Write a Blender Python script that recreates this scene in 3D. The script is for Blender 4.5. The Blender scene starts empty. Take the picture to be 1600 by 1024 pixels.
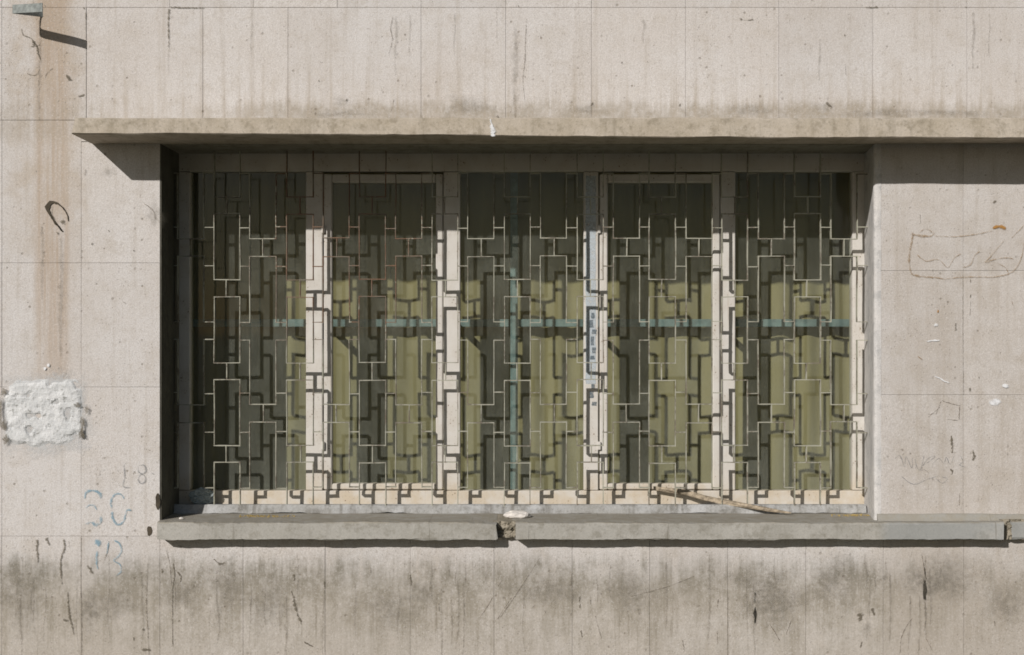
import bpy, bmesh, math, random
from mathutils import Vector, noise

R = random.Random(7)
SC = bpy.context.scene
C = SC.collection
DIST = 5.555                      # camera to wall plane, metres

# ------------------------------------------------------------------ camera
cam = bpy.data.cameras.new('camera')
cam.sensor_width = 36.0
cam.lens = 50.0
cam.clip_start = 0.05
cam.clip_end = 2000.0
cam_o = bpy.data.objects.new('camera', cam)
C.objects.link(cam_o)
cam_o.location = (0, -DIST, 0)
cam_o.rotation_euler = (math.radians(90), 0, 0)
SC.camera = cam_o

# ------------------------------------------------------------------ sky, sun, exposure
SUN = Vector((-0.606, -1.0, 0.573)).normalized()       # towards the sun
elev = math.asin(SUN.z)
azim = math.atan2(SUN.x, SUN.y)
W = bpy.data.worlds.new('World')
SC.world = W
W.use_nodes = True
wn = W.node_tree.nodes
wn.clear()
sky = wn.new('ShaderNodeTexSky')
sky.sky_type = 'NISHITA'
sky.sun_disc = False
sky.sun_elevation = elev
sky.sun_rotation = azim % (2 * math.pi)
sky.air_density = 1.0
sky.dust_density = 1.0
sky.ozone_density = 1.0
bg = wn.new('ShaderNodeBackground')
bg.inputs['Strength'].default_value = 0.05
wo = wn.new('ShaderNodeOutputWorld')
W.node_tree.links.new(sky.outputs[0], bg.inputs[0])
W.node_tree.links.new(bg.outputs[0], wo.inputs[0])

sl = bpy.data.lights.new('sun', 'SUN')
sl.energy = 5.0
sl.angle = math.radians(0.7)
sl.color = (1.0, 0.95, 0.91)
sun_o = bpy.data.objects.new('sun', sl)
C.objects.link(sun_o)
sun_o.rotation_euler = (-SUN).to_track_quat('-Z', 'Y').to_euler()
sun_o.location = SUN * 20

SC.view_settings.view_transform = 'Standard'
SC.view_settings.look = 'None'
SC.view_settings.gamma = 1.0
SC.view_settings.use_curve_mapping = False
SC.view_settings.exposure = -0.35
SC.render.engine = 'CYCLES'
SC.cycles.filter_width = 1.7
SC.cycles.max_bounces = 8
SC.cycles.transparent_max_bounces = 12

# ------------------------------------------------------------------ measuring helpers
def sc(d):                        # metres per photo pixel at depth d behind the wall face
    return (DIST + d) / DIST / 400.0
def X(px, d=0.0): return (px - 800.0) * sc(d)
def Z(py, d=0.0): return (512.0 - py) * sc(d)

# ------------------------------------------------------------------ node helpers
class NT:
    def __init__(s, name):
        s.m = bpy.data.materials.new(name)
        s.m.use_nodes = True
        s.t = s.m.node_tree
        s.t.nodes.clear()
        s.out = s.n('ShaderNodeOutputMaterial')
    def n(s, t): return s.t.nodes.new(t)
    def l(s, a, b): s.t.links.new(a, b)
    def put(s, sock, v):
        if isinstance(v, (int, float)): sock.default_value = v
        elif isinstance(v, (tuple, list)):
            sock.default_value = tuple(v) + ((1.0,) if len(v) == 3 and sock.type == 'RGBA' else ())
        else: s.l(v, sock)
    def math(s, op, a, b=0.0, clamp=False):
        x = s.n('ShaderNodeMath'); x.operation = op; x.use_clamp = clamp
        s.put(x.inputs[0], a); s.put(x.inputs[1], b)
        return x.outputs[0]
    def mul(s, a, b): return s.math('MULTIPLY', a, b)
    def add(s, a, b): return s.math('ADD', a, b)
    def sub(s, a, b): return s.math('SUBTRACT', a, b)
    def ss(s, v, lo, hi, a=0.0, b=1.0):
        x = s.n('ShaderNodeMapRange'); x.interpolation_type = 'SMOOTHSTEP'
        if not isinstance(lo, (int, float)) or not isinstance(hi, (int, float)) or lo < hi:
            pass
        else:
            lo, hi, a, b = hi, lo, b, a
        s.put(x.inputs['Value'], v); s.put(x.inputs['From Min'], lo); s.put(x.inputs['From Max'], hi)
        s.put(x.inputs['To Min'], a); s.put(x.inputs['To Max'], b)
        return x.outputs[0]
    def mix(s, f, a, b, mode='MIX'):
        x = s.n('ShaderNodeMix'); x.data_type = 'RGBA'; x.blend_type = mode
        s.put(x.inputs[0], f); s.put(x.inputs[6], a); s.put(x.inputs[7], b)
        return x.outputs[2]
    def pos(s):
        g = s.n('ShaderNodeNewGeometry'); sp = s.n('ShaderNodeSeparateXYZ')
        s.l(g.outputs['Position'], sp.inputs[0])
        return g.outputs['Position'], sp.outputs[0], sp.outputs[1], sp.outputs[2]
    def scale(s, v, k):
        x = s.n('ShaderNodeVectorMath'); x.operation = 'MULTIPLY'
        s.l(v, x.inputs[0]); x.inputs[1].default_value = k
        return x.outputs[0]
    def shift(s, v, k):
        x = s.n('ShaderNodeVectorMath'); x.operation = 'ADD'
        s.l(v, x.inputs[0]); x.inputs[1].default_value = k
        return x.outputs[0]
    def noise(s, v, scale, detail=4, rough=0.55, dist=0.0):
        x = s.n('ShaderNodeTexNoise'); s.l(v, x.inputs['Vector'])
        x.inputs['Scale'].default_value = scale; x.inputs['Detail'].default_value = detail
        x.inputs['Roughness'].default_value = rough; x.inputs['Distortion'].default_value = dist
        return x.outputs[0]
    def voro(s, v, scale):
        x = s.n('ShaderNodeTexVoronoi'); s.l(v, x.inputs['Vector'])
        x.inputs['Scale'].default_value = scale
        return x.outputs['Distance'], x.outputs['Color']
    def bump(s, h, strength, dist):
        b = s.n('ShaderNodeBump'); b.inputs['Strength'].default_value = strength
        b.inputs['Distance'].default_value = dist; s.l(h, b.inputs['Height'])
        return b.outputs[0]
    def bsdf(s, col, rough=0.85, spec=0.25, metal=0.0, normal=None, alpha=None):
        p = s.n('ShaderNodeBsdfPrincipled')
        s.put(p.inputs['Base Color'], col); s.put(p.inputs['Roughness'], rough)
        p.inputs['Specular IOR Level'].default_value = spec
        s.put(p.inputs['Metallic'], metal)
        if normal is not None: s.l(normal, p.inputs['Normal'])
        if alpha is not None: s.put(p.inputs['Alpha'], alpha)
        s.l(p.outputs[0], s.out.inputs[0])
        return p

# ------------------------------------------------------------------ materials
def mat_cladding():
    k = NT('weathered_stone_cladding')
    p, x, y, z = k.pos()
    oi = k.n('ShaderNodeObjectInfo')
    big = k.noise(p, 2.2, 5, 0.6)
    med = k.noise(p, 11, 5, 0.6)
    fine = k.noise(p, 210, 2, 0.7)
    stv = k.scale(p, (26, 1, 1.1))
    streak = k.noise(stv, 1.0, 5, 0.62)
    stv2 = k.scale(p, (70, 1, 2.4))
    streak2 = k.noise(stv2, 1.0, 4, 0.7)
    col = k.mix(k.ss(big, 0.35, 0.68), (0.61, 0.592, 0.575), (0.56, 0.527, 0.495))
    col = k.mix(k.mul(k.ss(med, 0.46, 0.72), 0.42), col, (0.45, 0.405, 0.345))
    sm = k.noise(p, 46, 4, 0.65)
    col = k.mix(k.mul(k.ss(sm, 0.52, 0.72), 0.38), col, (0.36, 0.32, 0.27))
    pale = k.noise(k.scale(p, (9, 1, 2.2)), 1.0, 5, 0.6)
    col = k.mix(k.mul(k.ss(pale, 0.52, 0.7), 0.35), col, (0.66, 0.645, 0.63))
    # slab to slab tone
    tone = k.add(k.mul(oi.outputs['Random'], 0.10), 0.94)
    tc = k.n('ShaderNodeCombineColor'); [k.l(tone, tc.inputs[i]) for i in range(3)]
    col = k.mix(1.0, col, tc.outputs[0], 'MULTIPLY')
    # faint runs everywhere
    col = k.mix(k.mul(k.ss(streak, 0.53, 0.70), 0.30), col, (0.34, 0.295, 0.235))
    col = k.mix(k.mul(k.ss(streak2, 0.56, 0.74), 0.22), col, (0.29, 0.255, 0.20))
    # rust runs below the old strap, left pier
    rx = k.mul(k.ss(x, -1.885, -1.835), k.ss(x, -1.70, -1.765))
    rz = k.mul(k.ss(z, -0.35, 0.25, 0.45, 1.0), 1.0)
    rz = k.mul(rz, k.ss(z, -0.55, -0.2))
    rust = k.mul(k.mul(rx, rz), k.ss(k.add(streak, k.mul(streak2, 0.25)), 0.45, 0.72, 0.25, 1.0))
    col = k.mix(k.mul(rust, 0.75), col, (0.37, 0.265, 0.17))
    rx2 = k.mul(k.ss(x, -2.02, -1.9), k.ss(x, -1.62, -1.72))
    col = k.mix(k.mul(k.mul(rx2, k.ss(z, 0.1, 0.6)), k.ss(med, 0.35, 0.65, 0.1, 0.5)), col, (0.43, 0.355, 0.27))
    # dirt lying over the canopy
    wob = k.mul(k.sub(k.noise(k.scale(p, (3.2, 1, 1)), 3.0, 6, 0.7), 0.5), 0.10)
    top = k.add(k.add(0.860, wob), k.mul(k.sub(streak, 0.5), 0.10))
    d1 = k.mul(k.ss(k.sub(z, top), 0.035, -0.012), k.ss(z, 0.70, 0.76))
    d1 = k.mul(d1, k.ss(x, -1.35, -0.7, 0.25, 1.0))
    d1 = k.mul(d1, k.ss(k.add(k.mul(med, 0.6), k.mul(sm, 0.4)), 0.36, 0.6, 0.35, 1.0))
    col = k.mix(k.mul(d1, 0.75), col, (0.27, 0.235, 0.175))
    soft = k.mul(k.ss(z, 1.08, 0.82), k.ss(z, 0.7, 0.78))
    col = k.mix(k.mul(soft, k.ss(streak, 0.42, 0.7, 0.0, 0.55)), col, (0.37, 0.315, 0.245))
    # sooty band on the wall below the sill, with runs hanging out of it
    wob2 = k.mul(k.sub(k.noise(p, 3.4, 6, 0.7), 0.5), 0.26)
    zz = k.add(z, wob2)
    zz = k.add(zz, k.mul(k.sub(streak, 0.5), 0.34))
    zz = k.add(zz, k.mul(k.sub(streak2, 0.5), 0.22))
    band = k.mul(k.ss(zz, -0.84, -1.02), k.ss(zz, -1.30, -1.06, 0.45, 1.0))
    band = k.mul(band, k.ss(k.noise(k.scale(p, (1.0, 1, 0.7)), 8, 8, 0.72), 0.32, 0.62, 0.22, 1.0))
    band = k.mul(band, k.ss(k.add(k.mul(sm, 0.5), k.mul(streak2, 0.5)), 0.36, 0.60, 0.6, 1.0))
    band = k.mul(band, k.ss(z, -0.85, -0.92))
    col = k.mix(k.math('MINIMUM', k.mul(band, 1.15), 0.92), col, (0.145, 0.138, 0.105))
    low = k.ss(z, -0.86, -1.1)
    col = k.mix(k.mul(low, 0.42), col, (0.46, 0.405, 0.325))
    col = k.mix(k.mul(k.mul(low, k.ss(streak2, 0.58, 0.74)), 0.55), col, (0.15, 0.125, 0.09))
    pier = k.mul(k.ss(x, 1.40, 1.55), k.ss(z, 0.62, 0.15, 0.15, 1.0))
    col = k.mix(k.mul(pier, k.ss(k.add(k.mul(med, 0.5), k.mul(streak, 0.5)), 0.35, 0.65, 0.25, 0.62)), col, (0.40, 0.355, 0.30))
    # pits and specks
    dd, dc = k.voro(p, 34)
    sepc = k.n('ShaderNodeSeparateColor'); k.l(dc, sepc.inputs[0])
    thr = k.mul(k.ss(sepc.outputs[0], 0.50, 1.0), 0.17)
    pit = k.ss(k.sub(dd, thr), 0.03, -0.03)
    pit = k.mul(pit, k.ss(sepc.outputs[0], 0.48, 0.6))
    dd2, dc2 = k.voro(k.shift(k.scale(p, (1.0, 1.0, 0.7)), (3, 1, 7)), 95)
    sep2 = k.n('ShaderNodeSeparateColor'); k.l(dc2, sep2.inputs[0])
    pit2 = k.mul(k.ss(dd2, 0.24, 0.10), k.ss(sep2.outputs[1], 0.58, 0.68))
    pits = k.math('MAXIMUM', pit, k.mul(pit2, 0.55))
    pits = k.mul(pits, k.ss(med, 0.38, 0.62, 0.15, 1.0))
    col = k.mix(k.mul(pits, 0.62), col, (0.17, 0.14, 0.10))
    col = k.mix(k.ss(fine, 0.34, 0.66, 0.0, 0.42), col, (0.33, 0.295, 0.26))
    grit = k.noise(p, 120, 4, 0.8)
    col = k.mix(k.mul(k.ss(grit, 0.56, 0.68), k.ss(z, -0.70, -0.95, 0.22, 0.6)), col, (0.17, 0.15, 0.12))
    col = k.mix(k.mul(k.ss(grit, 0.45, 0.34), 0.35), col, (0.70, 0.68, 0.66))
    h = k.add(k.mul(fine, 0.35), k.mul(k.noise(p, 60, 3), 0.5))
    h = k.sub(h, k.mul(pits, 1.2))
    k.bsdf(col, 0.88, 0.2, normal=k.bump(h, 0.5, 0.004))
    return k.m

def mat_concrete(name, a, b, stain, rough=0.9, streaky=0.5, bstr=0.5):
    k = NT(name)
    p, x, y, z = k.pos()
    n1 = k.noise(p, 7, 6, 0.62)
    n2 = k.noise(p, 19, 5, 0.65)
    st = k.noise(k.scale(p, (22, 3, 2.0)), 1.0, 5, 0.65)
    fine = k.noise(p, 220, 2, 0.7)
    col = k.mix(k.ss(n1, 0.34, 0.66), a, b)
    col = k.mix(k.mul(k.ss(st, 0.50, 0.72), streaky), col, stain)
    col = k.mix(k.mul(k.ss(n2, 0.48, 0.66), 0.6), col, stain)
    col = k.mix(k.ss(fine, 0.3, 0.7, 0.0, 0.22), col, tuple(c * 0.5 for c in a))
    grit = k.noise(p, 105, 4, 0.8)
    col = k.mix(k.mul(k.ss(grit, 0.55, 0.67), 0.42), col, tuple(c * 0.6 for c in stain))
    col = k.mix(k.mul(k.ss(grit, 0.45, 0.35), 0.30), col, tuple(min(0.7, c * 1.25) for c in a))
    if 'sill' in name:
        pat = k.mul(k.ss(x, 1.40, 1.46), k.ss(n1, 0.25, 0.55, 0.4, 1.0))
        col = k.mix(k.mul(pat, 0.55), col, (0.27, 0.285, 0.285))
        top = k.mul(k.ss(z, -0.757, -0.7535), k.ss(n2, 0.35, 0.6, 0.3, 0.8))
        col = k.mix(top, col, (0.29, 0.265, 0.215))
        ln = k.noise(k.scale(p, (48, 1, 1.5)), 1.0, 3, 0.6)
        col = k.mix(k.mul(k.ss(ln, 0.63, 0.70), 0.5), col, (0.17, 0.155, 0.125))
    h = k.add(k.add(k.mul(n2, 0.6), k.mul(fine, 0.3)), k.mul(grit, 0.4))
    k.bsdf(col, rough, 0.2, normal=k.bump(h, bstr, 0.005))
    return k.m

def mat_frame():
    k = NT('old_cream_frame_paint')
    p, x, y, z = k.pos()
    n1 = k.noise(p, 14, 5, 0.6)
    st = k.noise(k.scale(p, (60, 20, 3)), 1.0, 4, 0.6)
    col = k.mix(k.ss(n1, 0.35, 0.7), (0.575, 0.555, 0.515), (0.52, 0.49, 0.44))
    dirt = k.mul(k.ss(z, -0.55, -0.70, 0.0, 0.6), k.ss(n1, 0.3, 0.65, 0.3, 1.0))
    col = k.mix(dirt, col, (0.50, 0.40, 0.26))
    col = k.mix(k.mul(k.ss(st, 0.58, 0.72), 0.35), col, (0.36, 0.29, 0.21))
    fl = k.noise(p, 110, 4, 0.7)
    chip, cc = k.voro(p, 55)
    col = k.mix(k.mul(k.ss(k.add(fl, k.mul(n1, 0.35)), 0.80, 0.86), 0.8), col, (0.25, 0.20, 0.14))
    col = k.mix(k.mul(k.ss(chip, 0.18, 0.08), k.ss(n1, 0.52, 0.58)), col, (0.16, 0.10, 0.06))
    k.bsdf(col, 0.55, 0.35, normal=k.bump(n1, 0.25, 0.004))
    return k.m

def mat_grille():
    k = NT('flaking_paint_on_rusty_bar')
    p, x, y, z = k.pos()
    n1 = k.noise(p, 9, 4, 0.6)
    n2 = k.noise(p, 75, 4, 0.65)
    rx = k.mul(k.ss(x, -1.05, -0.85), k.ss(x, -0.28, -0.5))
    rustm = k.ss(k.add(k.add(k.mul(n1, 0.6), k.mul(n2, 0.45)), k.mul(k.mul(rx, k.ss(z, -0.1, 0.1)), 0.17)), 0.53, 0.62)
    col = k.mix(rustm, (0.36, 0.355, 0.285), (0.17, 0.095, 0.055))
    low = k.ss(n1, 0.42, 0.58)
    col = k.mix(k.mul(low, k.ss(n2, 0.35, 0.6, 0.3, 0.8)), col, (0.17, 0.165, 0.135))
    k.bsdf(col, 0.7, 0.3, normal=k.bump(n2, 0.6, 0.003))
    return k.m

def mat_glass():
    k = NT('dusty_window_glass')
    p, x, y, z = k.pos()
    n1 = k.noise(p, 5, 5, 0.65)
    n2 = k.noise(k.scale(p, (30, 30, 3)), 1.0, 4, 0.6)
    dust = k.add(k.ss(n1, 0.3, 0.75, 0.065, 0.15), k.ss(n2, 0.5, 0.8, 0.0, 0.06))
    dust = k.add(dust, k.ss(z, -0.05, -0.72, 0.0, 0.07))
    dust = k.mul(dust, k.ss(k.noise(p, 160, 3, 0.7), 0.3, 0.7, 0.75, 1.25))
    tr = k.n('ShaderNodeBsdfTransparent'); tr.inputs[0].default_value = (0.90, 0.92, 0.88, 1)
    df = k.n('ShaderNodeBsdfDiffuse'); df.inputs[0].default_value = (0.40, 0.42, 0.35, 1)
    gl = k.n('ShaderNodeBsdfGlossy'); gl.inputs['Roughness'].default_value = 0.04
    gl.inputs[0].default_value = (1, 1, 1, 1)
    fr = k.n('ShaderNodeFresnel'); fr.inputs[0].default_value = 1.40
    m1 = k.n('ShaderNodeMixShader'); m2 = k.n('ShaderNodeMixShader')
    k.l(dust, m1.inputs[0]); k.l(tr.outputs[0], m1.inputs[1]); k.l(df.outputs[0], m1.inputs[2])
    k.l(fr.outputs[0], m2.inputs[0]); k.l(m1.outputs[0], m2.inputs[1]); k.l(gl.outputs[0], m2.inputs[2])
    k.l(m2.outputs[0], k.out.inputs[0])
    return k.m

def mat_glass_clear():
    k = NT('clear_glass_back')
    tr = k.n('ShaderNodeBsdfTransparent'); tr.inputs[0].default_value = (0.97, 0.98, 0.96, 1)
    k.l(tr.outputs[0], k.out.inputs[0])
    return k.m

def mat_fabric():
    k = NT('ochre_curtain_cloth')
    p, x, y, z = k.pos()
    n = k.noise(k.scale(p, (9, 1, 0.6)), 1.0, 4, 0.6)
    w = k.noise(k.scale(p, (400, 1, 400)), 1.0, 1)
    col = k.mix(k.ss(n, 0.35, 0.65), (0.305, 0.272, 0.155), (0.255, 0.23, 0.138))
    col = k.mix(k.ss(w, 0.4, 0.7, 0.0, 0.15), col, (0.2, 0.18, 0.09))
    k.bsdf(col, 0.95, 0.05)
    return k.m

def mat_plain(name, col, rough=0.8, metal=0.0, var=0.25, scale=20, spec=0.3, bstr=0.3):
    k = NT(name)
    p, x, y, z = k.pos()
    n = k.noise(p, scale, 5, 0.6)
    c = k.mix(k.ss(n, 0.3, 0.7), col, tuple(v * (1 - var * 1.6) for v in col))
    k.bsdf(c, rough, spec, metal, normal=k.bump(n, bstr, 0.004))
    return k.m

def mat_mark(name, col, cover=0.6, scale=70, amax=1.0, edge=0.8):
    k = NT(name)                                   # worn paint or pencil: patches of the wall show through
    p, x, y, z = k.pos()
    n = k.noise(p, scale, 4, 0.7)
    a = k.ss(n, 0.40 - 0.3 * cover, 0.78 - 0.3 * cover, 0.12, min(1.0, cover + 0.15))
    at = k.n('ShaderNodeAttribute'); at.attribute_name = 'core'
    a = k.mul(a, k.ss(k.add(at.outputs['Fac'], k.mul(k.sub(n, 0.5), 0.9)), 0.05, edge))
    a = k.mul(a, amax)
    k.bsdf(col, 0.85, 0.2, alpha=a)
    return k.m

def mat_patch():
    k = NT('pale_rough_plaster')
    p, x, y, z = k.pos()
    n = k.noise(p, 16, 6, 0.65)
    f = k.noise(p, 90, 4, 0.7)
    col = k.mix(k.ss(n, 0.35, 0.65), (0.66, 0.665, 0.66), (0.54, 0.55, 0.545))
    col = k.mix(k.ss(k.add(k.mul(f, 0.6), k.mul(k.noise(p, 30, 4, 0.7), 0.5)), 0.60, 0.70, 0.0, 0.75), col, (0.20, 0.20, 0.175))
    k.bsdf(col, 0.9, 0.2, normal=k.bump(f, 0.8, 0.006))
    return k.m

def mat_pavement():
    k = NT('pale_dusty_pavement')
    p, x, y, z = k.pos()
    n = k.noise(p, 1.5, 6, 0.6)
    f = k.noise(p, 60, 4, 0.6)
    col = k.mix(k.ss(n, 0.3, 0.7), (0.105, 0.10, 0.07), (0.08, 0.077, 0.055))
    col = k.mix(k.ss(f, 0.5, 0.7, 0.0, 0.3), col, (0.05, 0.047, 0.035))
    k.bsdf(col, 0.9, 0.2, normal=k.bump(f, 0.4, 0.01))
    return k.m

def mat_plastic():
    k = NT('crumpled_clear_plastic')
    p, x, y, z = k.pos()
    tr = k.n('ShaderNodeBsdfTransparent'); tr.inputs[0].default_value = (0.8, 0.86, 0.86, 1)
    pr = k.n('ShaderNodeBsdfPrincipled')
    pr.inputs['Base Color'].default_value = (0.5, 0.56, 0.57, 1); pr.inputs['Roughness'].default_value = 0.22
    mx = k.n('ShaderNodeMixShader'); mx.inputs[0].default_value = 0.6
    k.l(tr.outputs[0], mx.inputs[1]); k.l(pr.outputs[0], mx.inputs[2]); k.l(mx.outputs[0], k.out.inputs[0])
    return k.m

M = {
    'wall': mat_cladding(),
    'core': mat_concrete('grey_render_reveal', (0.30, 0.285, 0.235), (0.25, 0.235, 0.19), (0.15, 0.14, 0.105)),
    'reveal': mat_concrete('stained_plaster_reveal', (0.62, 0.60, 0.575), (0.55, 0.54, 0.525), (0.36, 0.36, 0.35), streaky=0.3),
    'dark_reveal': mat_concrete('dark_plaster_reveal', (0.13, 0.125, 0.10), (0.10, 0.095, 0.075), (0.07, 0.065, 0.05)),  # left reveal plaster, base colour darkened to deepen its shade
    'canopy': mat_concrete('stained_concrete_canopy', (0.50, 0.445, 0.37), (0.42, 0.365, 0.285), (0.25, 0.215, 0.155), streaky=0.6),
    'sill': mat_concrete('grey_stone_sill', (0.405, 0.392, 0.355), (0.345, 0.332, 0.295), (0.23, 0.215, 0.175), streaky=0.35),
    'rough': mat_concrete('broken_mortar', (0.40, 0.355, 0.28), (0.30, 0.27, 0.21), (0.14, 0.125, 0.09), bstr=1.0),
    'mortar': mat_concrete('lime_mortar_bed', (0.43, 0.435, 0.43), (0.31, 0.305, 0.285), (0.14, 0.13, 0.11), streaky=0.8),
    'frame': mat_frame(), 'grille': mat_grille(), 'glass': mat_glass(), 'clear': mat_glass_clear(), 'cloth': mat_fabric(),
    'teal': mat_plain('teal_painted_steel', (0.21, 0.30, 0.315), 0.6),
    'sash_teal': mat_plain('faded_teal_paint', (0.30, 0.37, 0.38), 0.6),
    'dark': mat_plain('dirt_filled_crack', (0.085, 0.07, 0.05), 0.95),
    'steel': mat_plain('dull_galvanised_strap', (0.30, 0.325, 0.31), 0.6, 0.3, 0.25, 60),
    'wood': mat_plain('weathered_stick_wood', (0.47, 0.39, 0.285), 0.9, 0, 0.38, 60, bstr=0.9),
    'white': mat_plain('white_plaster_chunk', (0.70, 0.66, 0.61), 0.9, 0, 0.12, 40),
    'patch': mat_patch(), 'pave': mat_pavement(), 'plastic': mat_plastic(),
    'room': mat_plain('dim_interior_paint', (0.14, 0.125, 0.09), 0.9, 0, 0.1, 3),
    'straw': mat_plain('dry_yellow_crumbs', (0.52, 0.38, 0.13), 0.9),
    'blue': mat_mark('faded_blue_paint', (0.22, 0.37, 0.46), 0.50, 40),
    'pencil': mat_mark('faint_grey_pencil', (0.24, 0.25, 0.26), 0.42, 40),
    'rustline': mat_mark('faded_rust_brown_line', (0.34, 0.24, 0.14), 0.46, 45),
    'rustspot': mat_mark('orange_rust_spot', (0.38, 0.20, 0.06), 0.85, 60),
    'whitemark': mat_mark('white_paint_dab', (0.74, 0.75, 0.76), 0.8, 60),
    'crackm': mat_mark('dirty_crack_line', (0.15, 0.13, 0.095), 0.62, 110),
    'hair': mat_mark('hairline_crack', (0.20, 0.17, 0.13), 0.48, 40),
    'sticker': mat_mark('torn_pale_blue_paper', (0.56, 0.62, 0.66), 0.50, 60),
    'smear': mat_mark('thin_plaster_smear', (0.62, 0.63, 0.63), 0.62, 50, 0.75, 1.1),
    'sootspot': mat_mark('soft_soot_stain', (0.17, 0.155, 0.12), 0.45, 45, 0.40, 1.6),
    'run': mat_mark('dirty_water_run', (0.19, 0.165, 0.125), 0.45, 30, 0.42, 1.1),
    'ink': mat_mark('worn_dark_print', (0.14, 0.18, 0.21), 0.40, 120),
}

# ------------------------------------------------------------------ object helpers
def link(name, me, parent=None, mat=None):
    o = bpy.data.objects.new(name, me)
    C.objects.link(o)
    if mat is not None and me is not None and not me.materials:
        me.materials.append(M[mat])
    if parent is not None: o.parent = parent
    return o
def empty(name, label, cat, loc=(0, 0, 0), group=None):
    o = bpy.data.objects.new(name, None)
    o.location = loc
    o.empty_display_size = 0.1
    C.objects.link(o)
    o['label'] = label; o['category'] = cat; o['kind'] = 'thing'
    if group: o['group'] = group
    return o
def tag(o, label, cat, group=None):
    o['label'] = label; o['category'] = cat
    if group: o['group'] = group
    return o
def mesh(name, vs, fs, smooth=False):
    me = bpy.data.meshes.new(name)
    me.from_pydata([tuple(v) for v in vs], [], fs)
    bm = bmesh.new(); bm.from_mesh(me)
    bmesh.ops.recalc_face_normals(bm, faces=bm.faces)
    bm.to_mesh(me); bm.free()
    if smooth:
        for p in me.polygons: p.use_smooth = True
    me.update()
    return me
def rel(o):                        # after parenting to a moved Empty, keep mesh coordinates in world space
    o.matrix_parent_inverse = o.parent.matrix_world.inverted()
    return o
def part(name, me, parent, mat):
    o = link(name, me, parent, mat)
    if parent.type == 'EMPTY' and parent.location.length > 0:
        o.location = -Vector(parent.location)
    return o
def box_me(name, x0, x1, y0, y1, z0, z1, bev=0.0):
    bm = bmesh.new()
    bmesh.ops.create_cube(bm, size=1)
    for v in bm.verts:
        v.co = Vector(((x0 + x1) / 2 + v.co.x * (x1 - x0), (y0 + y1) / 2 + v.co.y * (y1 - y0), (z0 + z1) / 2 + v.co.z * (z1 - z0)))
    if bev > 0:
        bmesh.ops.bevel(bm, geom=bm.edges[:], offset=bev, segments=1, affect='EDGES')
    me = bpy.data.meshes.new(name)
    bm.to_mesh(me); bm.free()
    return me
def nz(x, y, z, s=1.0): return noise.noise(Vector((x * s, y * s, z * s)))

def loft_x(name, prof, xs, jit, seed=0, xfun=None, smooth=False):
    """profile (y, z) points carried along x; every point wanders a little."""
    n = len(prof); vs = []; fs = []
    for i, x in enumerate(xs):
        for j, (y, z) in enumerate(prof):
            a = jit(i, j) if callable(jit) else jit
            dx = xfun(x, j, i) if xfun else 0.0
            vs.append((x + dx, y + a * nz(x * 5 + seed, j * 3.1, 1.7), z + a * nz(x * 5 + seed, j * 3.1, 9.2) + 0.5 * a * nz(x * 37 + seed, j * 2.7, 4.2)))
    for i in range(len(xs) - 1):
        for j in range(n):
            k = (j + 1) % n
            fs.append((i * n + j, i * n + k, (i + 1) * n + k, (i + 1) * n + j))
    fs.append(tuple(range(n))); fs.append(tuple((len(xs) - 1) * n + j for j in range(n)))
    return mesh(name, vs, fs, smooth)

def frange(a, b, step):
    n = max(1, int(round((b - a) / step)))
    return [a + (b - a) * i / n for i in range(n + 1)]

def ribbon(name, pts, widths, y=-0.0035, wob=0.25, seed=0.0, step=3.0, thick=0.0012):
    """a mark lying on the wall, drawn through photo-pixel points (smoothed)."""
    P = [Vector((X(a), Z(b))) for a, b in pts]
    if not isinstance(widths, (list, tuple)): widths = [widths] * len(P)
    Q = []
    for i in range(len(P) - 1):
        p0 = P[max(i - 1, 0)]; p1 = P[i]; p2 = P[i + 1]; p3 = P[min(i + 2, len(P) - 1)]
        n = max(2, int((p2 - p1).length * 400 / step))
        for k in range(n):
            t = k / n
            q = 0.5 * ((2 * p1) + (p2 - p0) * t + (2 * p0 - 5 * p1 + 4 * p2 - p3) * t * t + (3 * p1 - p0 - 3 * p2 + p3) * t ** 3)
            Q.append((q, widths[i] * (1 - t) + widths[i + 1] * t))
    Q.append((P[-1], widths[-1]))
    vs = []; fs = []
    for i, (q, w) in enumerate(Q):
        a = Q[max(i - 1, 0)][0]; b = Q[min(i + 1, len(Q) - 1)][0]
        d = (b - a)
        d = d.normalized() if d.length > 1e-9 else Vector((1, 0))
        nrm = Vector((-d.y, d.x))
        h = w / 800.0
        l = q + nrm * h * (1 + wob * 2 * nz(i * 0.9, seed, 3.3)); r = q - nrm * h * (1 + wob * 2 * nz(i * 0.9, seed, 8.3))
        for c in (l, q, r): vs.append((c.x, y, c.y))
        for c in (l, r): vs.append((c.x, y + thick, c.y))
    for i in range(len(Q) - 1):
        a = i * 5; b = a + 5
        fs += [(a, b, b + 1, a + 1), (a + 1, b + 1, b + 2, a + 2), (a + 3, a + 4, b + 4, b + 3), (a, a + 3, b + 3, b), (a + 2, b + 2, b + 4, a + 4)]
    e = (len(Q) - 1) * 5
    fs += [(0, 1, 2, 4, 3), (e, e + 3, e + 4, e + 2, e + 1)]
    me = mesh(name, vs, fs)
    at = me.attributes.new('core', 'FLOAT', 'POINT')
    last = len(Q) - 1
    for i in range(len(Q)):
        at.data[i * 5 + 1].value = 1.0 if 0 < i < last else 0.25
    return me

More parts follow.
